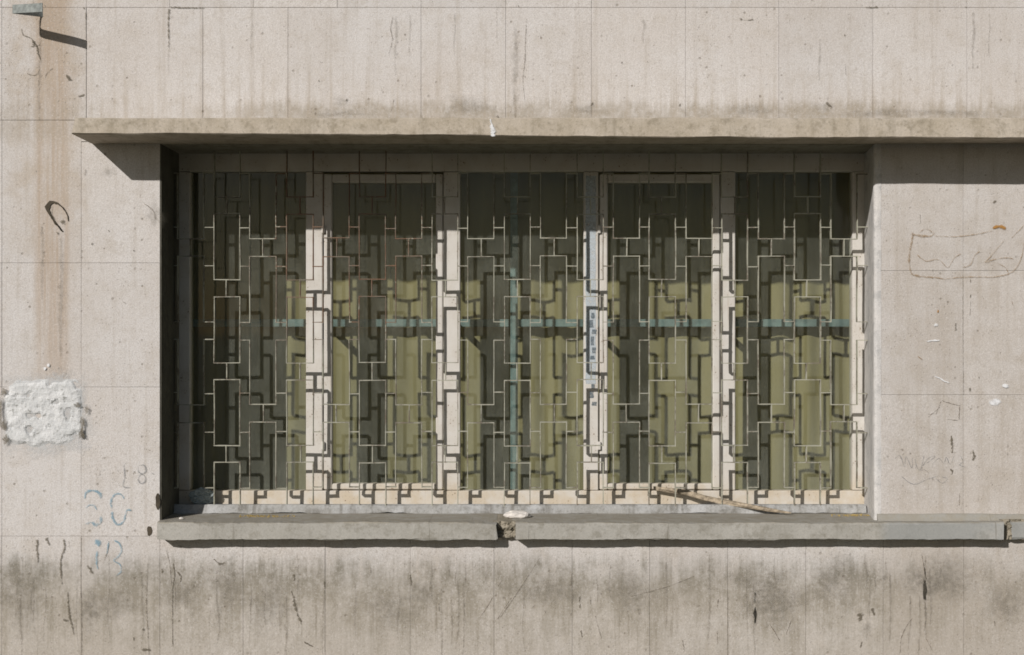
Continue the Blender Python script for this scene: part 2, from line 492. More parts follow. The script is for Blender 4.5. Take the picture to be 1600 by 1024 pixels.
def blob_px(name, cx, cy, rx, ry, seed, y=-0.0035, n=14, rough=0.35, thick=0.0012):
    vs = []
    for i in range(n):
        a = 2 * math.pi * i / n
        r = 1 + rough * 1.6 * nz(math.cos(a) * 1.6 + seed, math.sin(a) * 1.6, seed * 1.3)
        vs.append((X(cx + rx * r * math.cos(a)), y, Z(cy + ry * r * math.sin(a))))
    vs += [(v[0], y + thick, v[2]) for v in vs]
    vs.append((X(cx), y - 0.0003, Z(cy)))
    fs = [(i, (i + 1) % n, 2 * n) for i in range(n)] + [tuple(range(2 * n - 1, n - 1, -1))]
    fs += [(i, (i + 1) % n, n + (i + 1) % n, n + i) for i in range(n)]
    me = mesh(name, vs, fs)
    at = me.attributes.new('core', 'FLOAT', 'POINT')
    at.data[2 * n].value = 1.6
    return me

def lump(name, loc, dims, seed, rough=0.25, sub=3, freq=2.2, flat=None):
    bm = bmesh.new()
    bmesh.ops.create_icosphere(bm, subdivisions=sub, radius=1.0)
    for v in bm.verts:
        p = v.co.copy()
        r = 1 + rough * (nz(p.x + seed, p.y, p.z, freq) + 0.6 * nz(p.x, p.y + seed, p.z, freq * 2.7) + 0.35 * nz(p.x, p.y, p.z + seed, freq * 6))
        q = p * r
        v.co = Vector((loc[0] + q.x * dims[0], loc[1] + q.y * dims[1], loc[2] + q.z * dims[2]))
        if flat is not None and v.co.z < flat: v.co.z = flat
    me = bpy.data.meshes.new(name); bm.to_mesh(me); bm.free()
    return me

# ================================================================== SETTING
GZ = -1.6
g = link('pavement', mesh('pavement', [(-300, -300, GZ), (300, -300, GZ), (300, 300, GZ), (-300, 300, GZ)], [(0, 1, 2, 3)]), None, 'pave')
g['kind'] = 'structure'

# opening in the wall (metres)
OL, OR = X(251), X(1366)                     # left and right edges at the wall face
OT, OB = 0.716, -0.752                       # soffit and sill top
FD = 0.30                                    # window frame depth
WB = 0.37                                    # back of the wall
WX0, WX1, WZ1 = -3.6, 3.9, 2.3

wall = empty('clad_wall', 'pale weathered stone slab wall with rust runs and sooty stains around the window', 'wall', (0, 0, GZ))
def core(x0, x1, z0, z1):
    part('wall_core', box_me('wall_core', x0, x1, 0.0045, WB, z0, z1), wall, 'core')
core(WX0, OL - 0.004, GZ, WZ1)
core(OR + 0.052, WX1, GZ, WZ1)
core(OL - 0.004, OR + 0.052, OT + 0.004, WZ1)
core(OL - 0.004, OR + 0.052, GZ, OB - 0.02)
# left reveal: sharp plaster return; right reveal: splayed with a rounded nose
def loft_z(name, prof, zs, jit, seed):
    n = len(prof); vs = []; fs = []
    for i, z in enumerate(zs):
        for j, (x, y) in enumerate(prof):
            vs.append((x + jit * nz(z * 9 + seed, j * 2.1, 0.3), y + jit * nz(z * 9 + seed, j * 2.1, 5.3), z))
    for i in range(len(zs) - 1):
        for j in range(n - 1):
            fs.append((i * n + j, i * n + j + 1, (i + 1) * n + j + 1, (i + 1) * n + j))
    return mesh(name, vs, fs, True)
part('reveal', box_me('reveal', OL - 0.0035, OL + 0.002, 0.0035, WB - 0.001, OB - 0.019, OT + 0.0035), wall, 'dark_reveal')
rr = 0.014
prof = [(OR + 0.0265, -0.0012)]
prof += [(OR + rr - rr * math.sin(a), -0.0012 + rr - rr * math.cos(a)) for a in [math.radians(q) for q in (0, 15, 30, 45, 60, 75, 90)]]
prof += [(OR + 0.010, 0.08), (OR + 0.028, 0.22), (OR + 0.040, FD + 0.06)]
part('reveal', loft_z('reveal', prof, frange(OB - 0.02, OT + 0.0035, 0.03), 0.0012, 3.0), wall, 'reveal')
part('lintel_soffit', box_me('lintel_soffit', OL + 0.0025, OR + 0.050, 0.004, WB - 0.001, OT, OT + 0.0035), wall, 'core')

# stone slabs: rows of photo-pixel rectangles, 2 mm joints
slab_cache = {}
def slab(x0, y0, x1, y1):
    gp = 0.0004
    a, b = X(x0) + gp, X(x1) - gp
    t, bo = Z(y0) - gp, Z(y1) + gp
    key = (round(b - a, 4), round(t - bo, 4))
    if key not in slab_cache:
        w, h = key
        bm = bmesh.new(); bmesh.ops.create_cube(bm, size=1)
        for v in bm.verts: v.co = Vector((v.co.x * w, v.co.y * 0.02 + 0.01, v.co.z * h))
        ed = [e for e in bm.edges if all(v.co.y < 0.005 for v in e.verts)]
        bmesh.ops.bevel(bm, geom=ed, offset=0.0008, segments=1, affect='EDGES')
        me = bpy.data.meshes.new('slab'); bm.to_mesh(me); bm.free()
        me.materials.append(M['wall'])
        slab_cache[key] = me
    o = bpy.data.objects.new('slab', slab_cache[key]); C.objects.link(o); o.parent = wall
    o.location = Vector(((a + b) / 2, R.uniform(-0.0012, 0.0008), (t + bo) / 2)) - Vector(wall.location)
    o.rotation_euler = (R.uniform(-0.0022, 0.0022), 0, R.uniform(-0.0025, 0.0025))
def row(xs, y0, y1):
    for i in range(len(xs) - 1): slab(xs[i], y0, xs[i + 1], y1)
farL = [-640, -512, -384, -256, -128]
top_x = farL + [3, 135, 265, 396, 527, 658, 790, 924, 1071, 1217, 1364, 1511, 1658, 1805, 1952, 2099, 2246, 2360]
row(top_x, -215, 12)
row(top_x, -400, -215)
up_x = farL + [3, 135, 317, 450, 658, 790, 924, 1071, 1217, 1364, 1511, 1658, 1805, 1952, 2099, 2246, 2360]
row(farL + [3, 135], 12, 188)
row(up_x[6:], 12, 222)
left_x = farL + [3, 127]
for y0, y1 in ((188, 411), (411, 605), (605, 838)):
    row(left_x, y0, y1)
slab(127, 222, 250, 411); slab(127, 411, 250, 605); slab(127, 605, 250, 838)
slab(127, 188.5, 135, 221.5)
right_x = [1376.5, 1505, 1640, 1775, 1910, 2045, 2180, 2360]
for y0, y1 in ((222, 423), (423, 617), (617, 838)):
    row(right_x, y0, y1)
low_x = farL + [3, 127, 250, 380, 508, 641, 772, 894, 1015, 1137, 1259, 1380, 1506, 1632, 1758, 1884, 2010, 2136, 2262, 2360]
row(low_x, 838, 1151)

# dim room behind the glass: five inward faces
rx0, rx1, ry0, ry1, rz0, rz1 = -2.3, 2.4, WB + 0.002, 3.2, -1.55, 1.35
rv = [(x, y, z) for x in (rx0, rx1) for y in (ry0, ry1) for z in (rz0, rz1)]
room = link('room_interior', mesh('room', rv, [(0, 1, 3, 2), (4, 6, 7, 5), (2, 3, 7, 6), (0, 2, 6, 4), (1, 5, 7, 3)]), None, 'room')
room['kind'] = 'structure'

# ------------------------------------------------------------------ canopy slab over the opening
CD = 0.26
cx0 = X(112, -CD)
def canopy_prof():
    return [(0.03, 0.80), (-0.02, 0.805), (-CD + 0.012, 0.782), (-CD, 0.775), (-CD, 0.7215), (-CD + 0.006, 0.7175), (-0.02, 0.7175), (0.03, 0.7175)]
xs = frange(cx0, WX1, 0.04)
vs = []; fs = []
pr = canopy_prof(); n = len(pr)
for i, x in enumerate(xs):
    t = min(1.0, max(0.0, (x - cx0) / (2.6)))
    for j, (y, z) in enumerate(pr):
        dz = 0.0; dx = 0.0
        if j in (4, 5): dz = 0.004 - 0.016 * t + 0.0045 * nz(x * 2.3, 0, 2.2) + 0.0022 * nz(x * 17, 0, 5.2)
        if j in (2, 3): dz = 0.0025 * nz(x * 3.1, 1, 0.4)
        if i == 0 and j in (2, 3): dx = 0.012
        if i == 0 and j in (0, 1): dx = -0.004
        yy = y + (0.0025 * nz(x * 6, j, 3.1) if 1 < j < 6 else 0)
        vs.append((x + dx, yy, z + dz))
for i in range(len(xs) - 1):
    for j in range(n):
        k = (j + 1) % n
        fs.append((i * n + j, i * n + k, (i + 1) * n + k, (i + 1) * n + j))
fs += [tuple(range(n)), tuple((len(xs) - 1) * n + j for j in range(n))]
can = empty('concrete_canopy', 'long stained concrete canopy ledge jutting out over the barred window', 'canopy', (0, 0, 0.72))
part('canopy_slab', mesh('canopy_slab', vs, fs), can, 'canopy')
# drip of white paint on the fascia
me = ribbon('paint_drip', [(766, 186), (768, 195), (770, 206), (769, 214)], [3, 6, 11, 8], y=0.0, wob=0.5, seed=2, step=2)
for v in me.vertices:
    v.co.x = v.co.x * sc(-CD) * 400; v.co.z = v.co.z * sc(-CD) * 400; v.co.y = -CD - 0.0045 + v.co.y
o = part('paint_drip', me, can, 'whitemark'); o['label'] = 'drip of white paint on the canopy front'

# ------------------------------------------------------------------ sill course
SF = -0.075                                   # sill front
sill = empty('window_sill', 'grey stone sill course with a broken gap under the middle of the window', 'sill', (0, 0, -0.82))
ST, SB = -0.7525, -0.8175
def sill_prof(f=SF):
    return [(f, SB + 0.002), (f + 0.004, SB), (0.05, SB), (0.05, SB - 0.0), (0.33, SB), (0.33, ST), (f + 0.006, ST), (f, ST - 0.005)]
def sill_stone(x0, x1, breakL=None, breakR=None, seed=0, f=SF):
    xs = frange(x0, x1, 0.014)
    last = len(xs) - 1
    def xf(x, j, i):
        d = 0
        front = j in (0, 1, 6, 7)
        if i == 0 and breakL and front: d = breakL[0] + breakL[1] * nz(j * 3.3, seed, 1)
        if i == last and breakR and front: d = -(breakR[0] + breakR[1] * nz(j * 3.3, seed, 2))
        return d
    prof = [(f, SB + 0.002), (f + 0.004, SB), (0.012, SB), (0.33, SB), (0.33, ST), (0.012, ST), (f + 0.006, ST), (f, ST - 0.005)]
    return part('sill_stone', loft_x('sill_stone', prof, xs, lambda i, j: 0.0055 if j in (0, 1, 6, 7) else 0.0004, seed, xf), sill, 'sill')
sill_stone(X(243, SF), X(776, SF), (0.006, 0.006), (0.002, 0.012), 1.0)
sill_stone(X(800, SF), X(1568, SF), (0.062, 0.02), (0.0, 0.014), 5.0)
sill_stone(X(1580, SF), WX1, (0.02, 0.03), None, 9.0, f=-0.045)
# broken mortar in the gaps
def rubble(px0, px1, py0, py1, ydep, seed, amp=0.014, mat='rough'):
    nx, nzv = 26, 14
    vs = []; fs = []
    for i in range(nx + 1):
        for j in range(nzv + 1):
            u, v = i / nx, j / nzv
            x = X(px0, ydep) + (X(px1, ydep) - X(px0, ydep)) * u
            z = Z(py1, ydep) + (Z(py0, ydep) - Z(py1, ydep)) * v
            h = nz(x * 60 + seed, 0, z * 60) + 0.7 * nz(x * 140, seed, z * 140)
            vs.append((x + 0.003 * nz(x * 80, z * 80, seed), ydep - amp * h, z))
    for i in range(nx):
        for j in range(nzv):
            a = i * (nzv + 1) + j
            fs.append((a, a + nzv + 1, a + nzv + 2, a + 1))
    m = nx * (nzv + 1)
    b0 = len(vs)                                  # back plate to give it body
    for (i, j) in ((0, 0), (nx, 0), (nx, nzv), (0, nzv)):
        q = vs[i * (nzv + 1) + j]; vs.append((q[0], 0.2, q[2]))
    fs.append((b0, b0 + 3, b0 + 2, b0 + 1))
    top = [i * (nzv + 1) + nzv for i in range(nx + 1)]; bot = [i * (nzv + 1) for i in range(nx + 1)]
    fs.append(tuple(top + [b0 + 2, b0 + 3])); fs.append(tuple(bot[::-1] + [b0, b0 + 1]))
    return part('broken_mortar', mesh('broken_mortar', vs, fs), sill, mat)
o = rubble(770, 838, 815, 840, -0.030, 3.0); o['label'] = 'rough broken mortar in the gap of the sill'
o = rubble(1562, 1600, 812, 843, -0.030, 8.0)
# mortar bed between sill and frame
prof = [(0.200, -0.7522), (0.204, -0.736), (0.210, -0.7200), (0.222, -0.7175), (0.296, -0.7265), (0.35, -0.7265), (0.35, -0.7522)]
part('mortar_bed', loft_x('mortar_bed', prof, frange(OL + 0.003, OR + 0.02, 0.016), lambda i, j: 0.007 if j in (0, 1, 2) else 0.0, 4.0), sill, 'mortar')
# plaster lip where the right wall meets the sill
prof = [(-0.022, -0.7535), (-0.016, -0.744), (-0.006, -0.730), (0.01, -0.722), (0.01, -0.7535)]
part('mortar_fillet', loft_x('mortar_fillet', prof, frange(OR + 0.01, WX1, 0.04), 0.004, 7.0), sill, 'sill')

# ================================================================== WINDOW
win = empty('window', 'five bay cream painted window with two opening sashes and dusty glass', 'window', (0, FD, -0.724))
def fb(name, x0, x1, y0, y1, d0, d1, mat='frame', parent=None, bev=0.003):
    """member given by its front face in photo pixels at depth d0, running back to d1"""
    o = part(name, box_me(name, X(x0, d0), X(x1, d0), d0, d1, Z(y1, d0), Z(y0, d0), bev), parent or win, mat)
    return o
F0, F1 = FD, FD + 0.06
fb('head_rail', 270, 1360, 238, 268, F0, F1)
fb('bottom_rail', 270, 1360, 767, 791, F0, F1)
fb('side_stile', 270, 297, 268.6, 766.4, F0 + 0.001, F1)
fb('side_stile', 1332, 1360, 268.6, 766.4, F0 + 0.001, F1)
MUL = ((478, 504), (693, 719), (912, 935), (1126, 1149))
for i, (a, b) in enumerate(MUL):
    o = fb('mullion', a, b, 268.6, 766.4, F0 + 0.001, F1)
# inner beads around the fixed panes
def pane(x0, x1, y0, y1, d, parent):
    o = part('pane', box_me('pane', X(x0, d), X(x1, d), d, d + 0.004, Z(y1, d), Z(y0, d)), parent, 'glass')
    return o
GD = FD + 0.032
for a, b in ((297, 478), (719, 912), (1149, 1332)):
    pane(a - 1, b + 1, 266, 769, GD, win)
# opening sashes
for a, b in ((506, 692), (937, 1125)):
    s0, s1 = F0 + 0.006, F1 - 0.004
    sash = empty('sash', '', '', (0, 0, 0))
    del sash['label']; del sash['category']; del sash['kind']
    sash.parent = win
    def sb(name, x0, x1, y0, y1, bev=0.004):
        o = link(name, box_me(name, X(x0, s0), X(x1, s0), s0, s1, Z(y1, s0), Z(y0, s0), bev), sash, 'frame')
        o.location = -Vector(win.location)
        return o
    sb('stile', a, a + 12.5, 272, 765.5)
    sb('stile', b - 11, b, 272, 765.5)
    sb('rail', a + 12.9, b - 11.4, 272.3, 285.5)
    sb('rail', a + 12.9, b - 11.4, 756, 765.3)
    o = link('pane', box_me('pane', X(a + 11, GD), X(b - 10, GD), GD + 0.002, GD + 0.006, Z(758, GD), Z(284, GD)), sash, 'glass')
    o.location = -Vector(win.location)
    # hinge knuckles and a little latch
    for hy in (352, 690):
        o = link('hinge', box_me('hinge', X(a - 3.5, s0), X(a + 1.5, s0), s0 - 0.012, s0 - 0.0005, Z(hy + 13, s0), Z(hy, s0), 0.002), sash, 'frame')
        o.location = -Vector(win.location)
# remains of pasted paper on the third mullion
def paper(x0, x1, y0, y1, mat, seed, d=F0 - 0.0005, name='pasted_paper'):
    nseg = max(3, int((y1 - y0) / 8)); vs = []; fs = []
    for i in range(nseg + 1):
        t = i / nseg; y = y0 + (y1 - y0) * t
        l = x0 + 1.6 * nz(i * 0.8, seed, 0.2); r = x1 + 1.6 * nz(i * 0.8, seed, 5.2)
        for q in (l, r):
            vs.append((X(q, d), d, Z(y, d))); vs.append((X(q, d), d + 0.0008, Z(y, d)))
    for i in range(nseg):
        a = i * 4; b = a + 4
        fs += [(a, b, b + 2, a + 2), (a + 1, a + 3, b + 3, b + 1), (a, a + 1, b + 1, b), (a + 2, b + 2, b + 3, a + 3)]
    fs += [(0, 2, 3, 1), (nseg * 4, nseg * 4 + 1, nseg * 4 + 3, nseg * 4 + 2)]
    me = mesh(name, vs, fs)
    at = me.attributes.new('core', 'FLOAT', 'POINT')
    for d_ in at.data: d_.value = 0.75
    return part(name, me, win, mat)
o = paper(915, 931, 275, 600, 'sticker', 1.0); o['label'] = 'torn remains of pale blue paper on the mullion'
for i, (x0, y0, y1) in enumerate(((924, 489, 498), (921, 500, 512), (925, 515, 522), (923, 526, 540), (925, 543, 552), (922, 556, 562), (924, 600, 607), (921, 612, 622), (925, 628, 634))):
    paper(x0, x0 + 5 + (i % 3), y0, y1, 'ink', i * 2.0, F0 - 0.0016, 'print_mark')

for me in bpy.data.meshes:
    if me.name.startswith('pane'):
        me.materials.append(M['clear'])
        for p in me.polygons: p.material_index = 0 if p.normal.y < -0.9 else 1
# curtain, teal bars behind the glass
CY = 0.65
xs = frange(-1.75, 1.85, 0.012); zs = frange(-1.05, 0.95, 0.10)
vs = []; fs = []
for x in xs:
    for z in zs:
        ph = 2 * math.pi * (x / 0.13 + 0.5 * nz(x * 1.4, 0, z * 0.3))
        am = 0.0075 + 0.004 * nz(x * 2, 1, z * 0.5)
        vs.append((x, CY + am * math.sin(ph) + 0.008 * nz(x * 1.1, 3, z * 0.4), z))
nzz = len(zs)
for i in range(len(xs) - 1):
    for j in range(nzz - 1):
        a = i * nzz + j
        fs.append((a, a + nzz, a + nzz + 1, a + 1))
me = mesh('curtain', vs, fs, True)
cur = link('curtain', me, None, 'cloth')
sm = cur.modifiers.new('thickness', 'SOLIDIFY'); sm.thickness = 0.002
tag(cur, 'ochre yellow curtain hanging in folds behind the window glass', 'curtain')
TD = 0.57
tb = empty('inner_steel_bars', 'teal painted steel cross of bars behind the glass', 'bars', (0, TD, 0))
part('cross_bar', box_me('cross_bar', -1.72, 1.82, TD, TD + 0.025, Z(511, TD), Z(499, TD), 0.002), tb, 'teal')
part('upright_bar', box_me('upright_bar', X(797.5, TD), X(809, TD), TD - 0.0165, TD - 0.0015, -1.5, 1.3, 0.002), tb, 'teal')

for (a, b) in MUL:
    xm = X((a + b) / 2, F0)
    part('bracket', box_me('bracket', xm - 0.010, xm + 0.010, F1 + 0.001, TD - 0.0005, Z(509, TD), Z(501, TD), 0.002), tb, 'teal')
# ================================================================== GRILLE
GR = 0.22
gril = empty('window_grille', 'geometric iron security grille of chained rectangles with flaking paint', 'grille', (0, GR, OB))
T = 0.0034                                      # bar thickness seen from the front
BD = 0.020                                      # bar depth
def strip(name, segs, parent=gril):
    """flat bars given as (x0,z0,x1,z1) centre lines in metres, one mesh, each bar a box with its own cap"""
    bm = bmesh.new()
    for q, (x0, z0, x1, z1) in enumerate(segs):
        a = Vector((x0, 0, z0)); b = Vector((x1, 0, z1))
        d = (b - a).normalized(); nrm = Vector((-d.z, 0, d.x))
        e = T * 0.5
        ins = 0.0004 * (q % 2)
        a2 = a - d * (e - ins); b2 = b + d * (e - ins)
        m = max(1, int((b2 - a2).length / 0.022)); prev = None
        rings = []
        for i in range(m + 1):
            t = i / m; c = a2.lerp(b2, t)
            w = 0.0017 * nz(c.x * 7, 4.4, c.z * 7)
            h = T * 0.5 * (1 + 0.45 * nz(c.x * 70, 1.1, c.z * 70)) - 0.0002 * (q % 2)
            y0 = GR - BD / 2 + 0.0003 * (q % 2) + 0.002 * nz(c.x * 3, 2.2, c.z * 3); y1 = GR + BD / 2 - 0.0003 * (q % 2)
            rings.append([bm.verts.new(v) for v in (
                (c.x + nrm.x * (h + w), y0, c.z + nrm.z * (h + w)), (c.x + nrm.x * (h + w), y1, c.z + nrm.z * (h + w)),
                (c.x - nrm.x * (h - w), y1, c.z - nrm.z * (h - w)), (c.x - nrm.x * (h - w), y0, c.z - nrm.z * (h - w)))])
        for i in range(m):
            for j in range(4):
                k = (j + 1) % 4
                bm.faces.new((rings[i][j], rings[i][k], rings[i + 1][k], rings[i + 1][j]))
        bm.faces.new(rings[0]); bm.faces.new(rings[-1])
    bmesh.ops.recalc_face_normals(bm, faces=bm.faces)
    me = bpy.data.meshes.new(name); bm.to_mesh(me); bm.free()
    return part(name, me, parent, 'grille')
gx = lambda p: X(p, GR)
gz = lambda p: Z(p, GR)
PITCH, HALF = 56.62, 20.5
cx = [355.5 + PITCH * (k - 1) for k in range(0, 19)]
jj = lambda s=0.8: R.uniform(-s, s)
TOPZ, BOTZ = OT + 0.001, -0.735
for k, c in enumerate(cx):
    cc = c + jj(0.7)
    l, r = gx(cc - HALF + jj(0.5)), gx(cc + HALF + jj(0.5))
    m = gx(cc + jj(1.2))
    nl = gx(cx[k - 1] + HALF) if k > 0 else OL + 0.001           # neighbours' near edges
    nr = gx(cx[k + 1] - HALF) if k < 18 else gx(1356)
    if k % 2 == 1:
        strip('bar_loop', [(l, TOPZ, l, gz(308)), (l, gz(308), r, gz(308)), (r, gz(308), r, TOPZ)])
        for y0, y1 in ((334.5, 437.5), (464, 567), (594, 696.5)):
            a, b = gz(y0 + jj()), gz(y1 + jj())
            strip('bar_loop', [(l, a, r, a), (r, a, r, b), (r, b, l, b), (l, b, l, a)])
        zt = gz(723 + jj())
        strip('bar_loop', [(l, BOTZ, l, zt), (l, zt, r, zt), (r, zt, r, BOTZ)])
        for y0, y1 in ((308, 334.5), (437.5, 464), (567, 594), (696.5, 723)):
            mm = m + jj(1.0) * 0.0026
            strip('link_bar', [(mm, gz(y0 + 1), mm, gz(y1 - 1))])
    else:
        for yt, yb, up in ((271.5, 373, True), (401, 503.5, False), (531, 632, True), (660, 762, False)):
            a, b = gz(yt + jj()), gz(yb + jj())
            if up: segs = [(nl, a, l, a), (l, a, l, b), (l, b, r, b), (r, b, r, a), (r, a, nr, a)]
            else: segs = [(nl, b, l, b), (l, b, l, a), (l, a, r, a), (r, a, r, b), (r, b, nr, b)]
            strip('bar_loop', segs)
        for y0, y1 in ((373, 401), (632, 660)):
            mm = m + jj(1.0) * 0.0026
            strip('link_bar', [(mm, gz(y0 + 1), mm, gz(y1 - 1))])
        for y in (356, 416, 614, 675):
            z = gz(y + jj(1.2))
            strip('spacer_bar', [(nl, z, l, z)])
            z = gz(y + jj(1.2))
            strip('spacer_bar', [(r, z, nr, z)])

# ================================================================== WALL MARKS AND FITTINGS
# bent metal strap sticking out of the joint, upper left
path = [(67, 0.0), (62, 0.012), (50, 0.055), (41, 0.090), (36.5, 0.110), (38, 0.122), (48, 0.134), (63, 0.150), (78, 0.166), (91, 0.185)]
P = [Vector((X(a), -d)) for a, d in path]
Q = []
for i in range(len(P) - 1):
    p0 = P[max(i - 1, 0)]; p1 = P[i]; p2 = P[i + 1]; p3 = P[min(i + 2, len(P) - 1)]
    for kk in range(5):
        t = kk / 5
        Q.append(0.5 * ((2 * p1) + (p2 - p0) * t + (2 * p0 - 5 * p1 + 4 * p2 - p3) * t * t + (3 * p1 - p0 - 3 * p2 + p3) * t ** 3))
Q.append(P[-1])
vs = []; fs = []
for i, q in enumerate(Q):
    d = (Q[min(i + 1, len(Q) - 1)] - Q[max(i - 1, 0)]).normalized(); nn = Vector((-d.y, d.x)) * 0.0012
    t = i / (len(Q) - 1)
    zt = Z(13.5) + 0.000 - 0.030 * (-q.y / 0.185) * 0.55; zb = zt - 0.033
    dz = -0.004 * t
    for s in (1, -1):
        vs.append((q.x + nn.x * s, q.y + nn.y * s, zt + dz)); vs.append((q.x + nn.x * s, q.y + nn.y * s, zb + dz))
for i in range(len(Q) - 1):
    a = i * 4; b = a + 4
    fs += [(a, a + 1, b + 1, b), (a + 2, b + 2, b + 3, a + 3), (a, b, b + 2, a + 2), (a + 1, a + 3, b + 3, b + 1)]
e = (len(Q) - 1) * 4
fs += [(0, 2, 3, 1), (e, e + 1, e + 3, e + 2)]
strap = link('metal_strap', mesh('metal_strap', vs, fs), None, 'steel')
tag(strap, 'bent grey metal strap sticking out of the wall near its top left corner', 'strap')

def wmark(name, me, mat, label=None):
    o = part(name, me, wall, mat)
    if label: o['label'] = label
    return o
# rough pale plaster patch, left edge, with a thin smear round it
for i, (x, y, a, b) in enumerate(((68, 612, 74, 40), (75, 680, 70, 36), (108, 640, 44, 60), (30, 650, 44, 56))):
    wmark('plaster_smear', blob_px('plaster_smear', x, y, a, b, 4.0 + i * 1.7, y=-0.0029, n=24, rough=0.4), 'smear')
nx, ny = 54, 46; vs = []; fs = []
pc = (69, 645); pr_ = (68, 57)
for i in range(nx + 1):
    for j in range(ny + 1):
        u = -1.12 + 2.24 * i / nx; v = -1.12 + 2.24 * j / ny
        px = pc[0] + u * pr_[0]; py = pc[1] + v * pr_[1]
        # rounded-square falloff with a ragged outline
        rr_ = (abs(u) ** 4 + abs(v) ** 4) ** 0.25 + 0.10 * nz(u * 2.2, v * 2.2, 6.1) + 0.06 * nz(u * 6, v * 6, 2.1)
        h = max(0.0, min(1.0, (1.0 - rr_) / 0.22))
        h = h * h * (3 - 2 * h)
        lumpy = 0.60 + 0.55 * nz(u * 3.0, v * 3.4, 1.3) + 0.35 * nz(u * 8, v * 8, 4.4) + 0.22 * nz(u * 19, v * 19, 7.7)
        hole = max(0.0, nz(u * 4.6 + 3, v * 5.5, 11.0) - 0.30) * 2.6 * (1 if u > -0.4 else 0.5)
        y = 0.006 - h * (0.0095 + 0.0065 * max(0.0, lumpy)) + h * 0.016 * hole
        vs.append((X(px), min(y, 0.006), Z(py)))
for i in range(nx):
    for j in range(ny):
        a = i * (ny + 1) + j
        fs.append((a, a + ny + 1, a + ny + 2, a + 1))
wmark('plaster_patch', mesh('plaster_patch', vs, fs, False), 'patch', 'rough bluish white plaster patch at the left edge of the wall')
for i, (x, y, a, b) in enumerate(((3, 640, 3, 18), (7, 664, 4, 9), (11, 686, 5, 7), (131, 662, 4, 16), (129, 678, 5, 8), (137, 640, 3, 7), (122, 633, 4, 5), (8, 612, 5, 5))):
    wmark('broken_edge', blob_px('broken_edge', x, y, a * 1.3, b * 1.15, i * 3.1, y=-0.0145, rough=0.6), 'crackm')

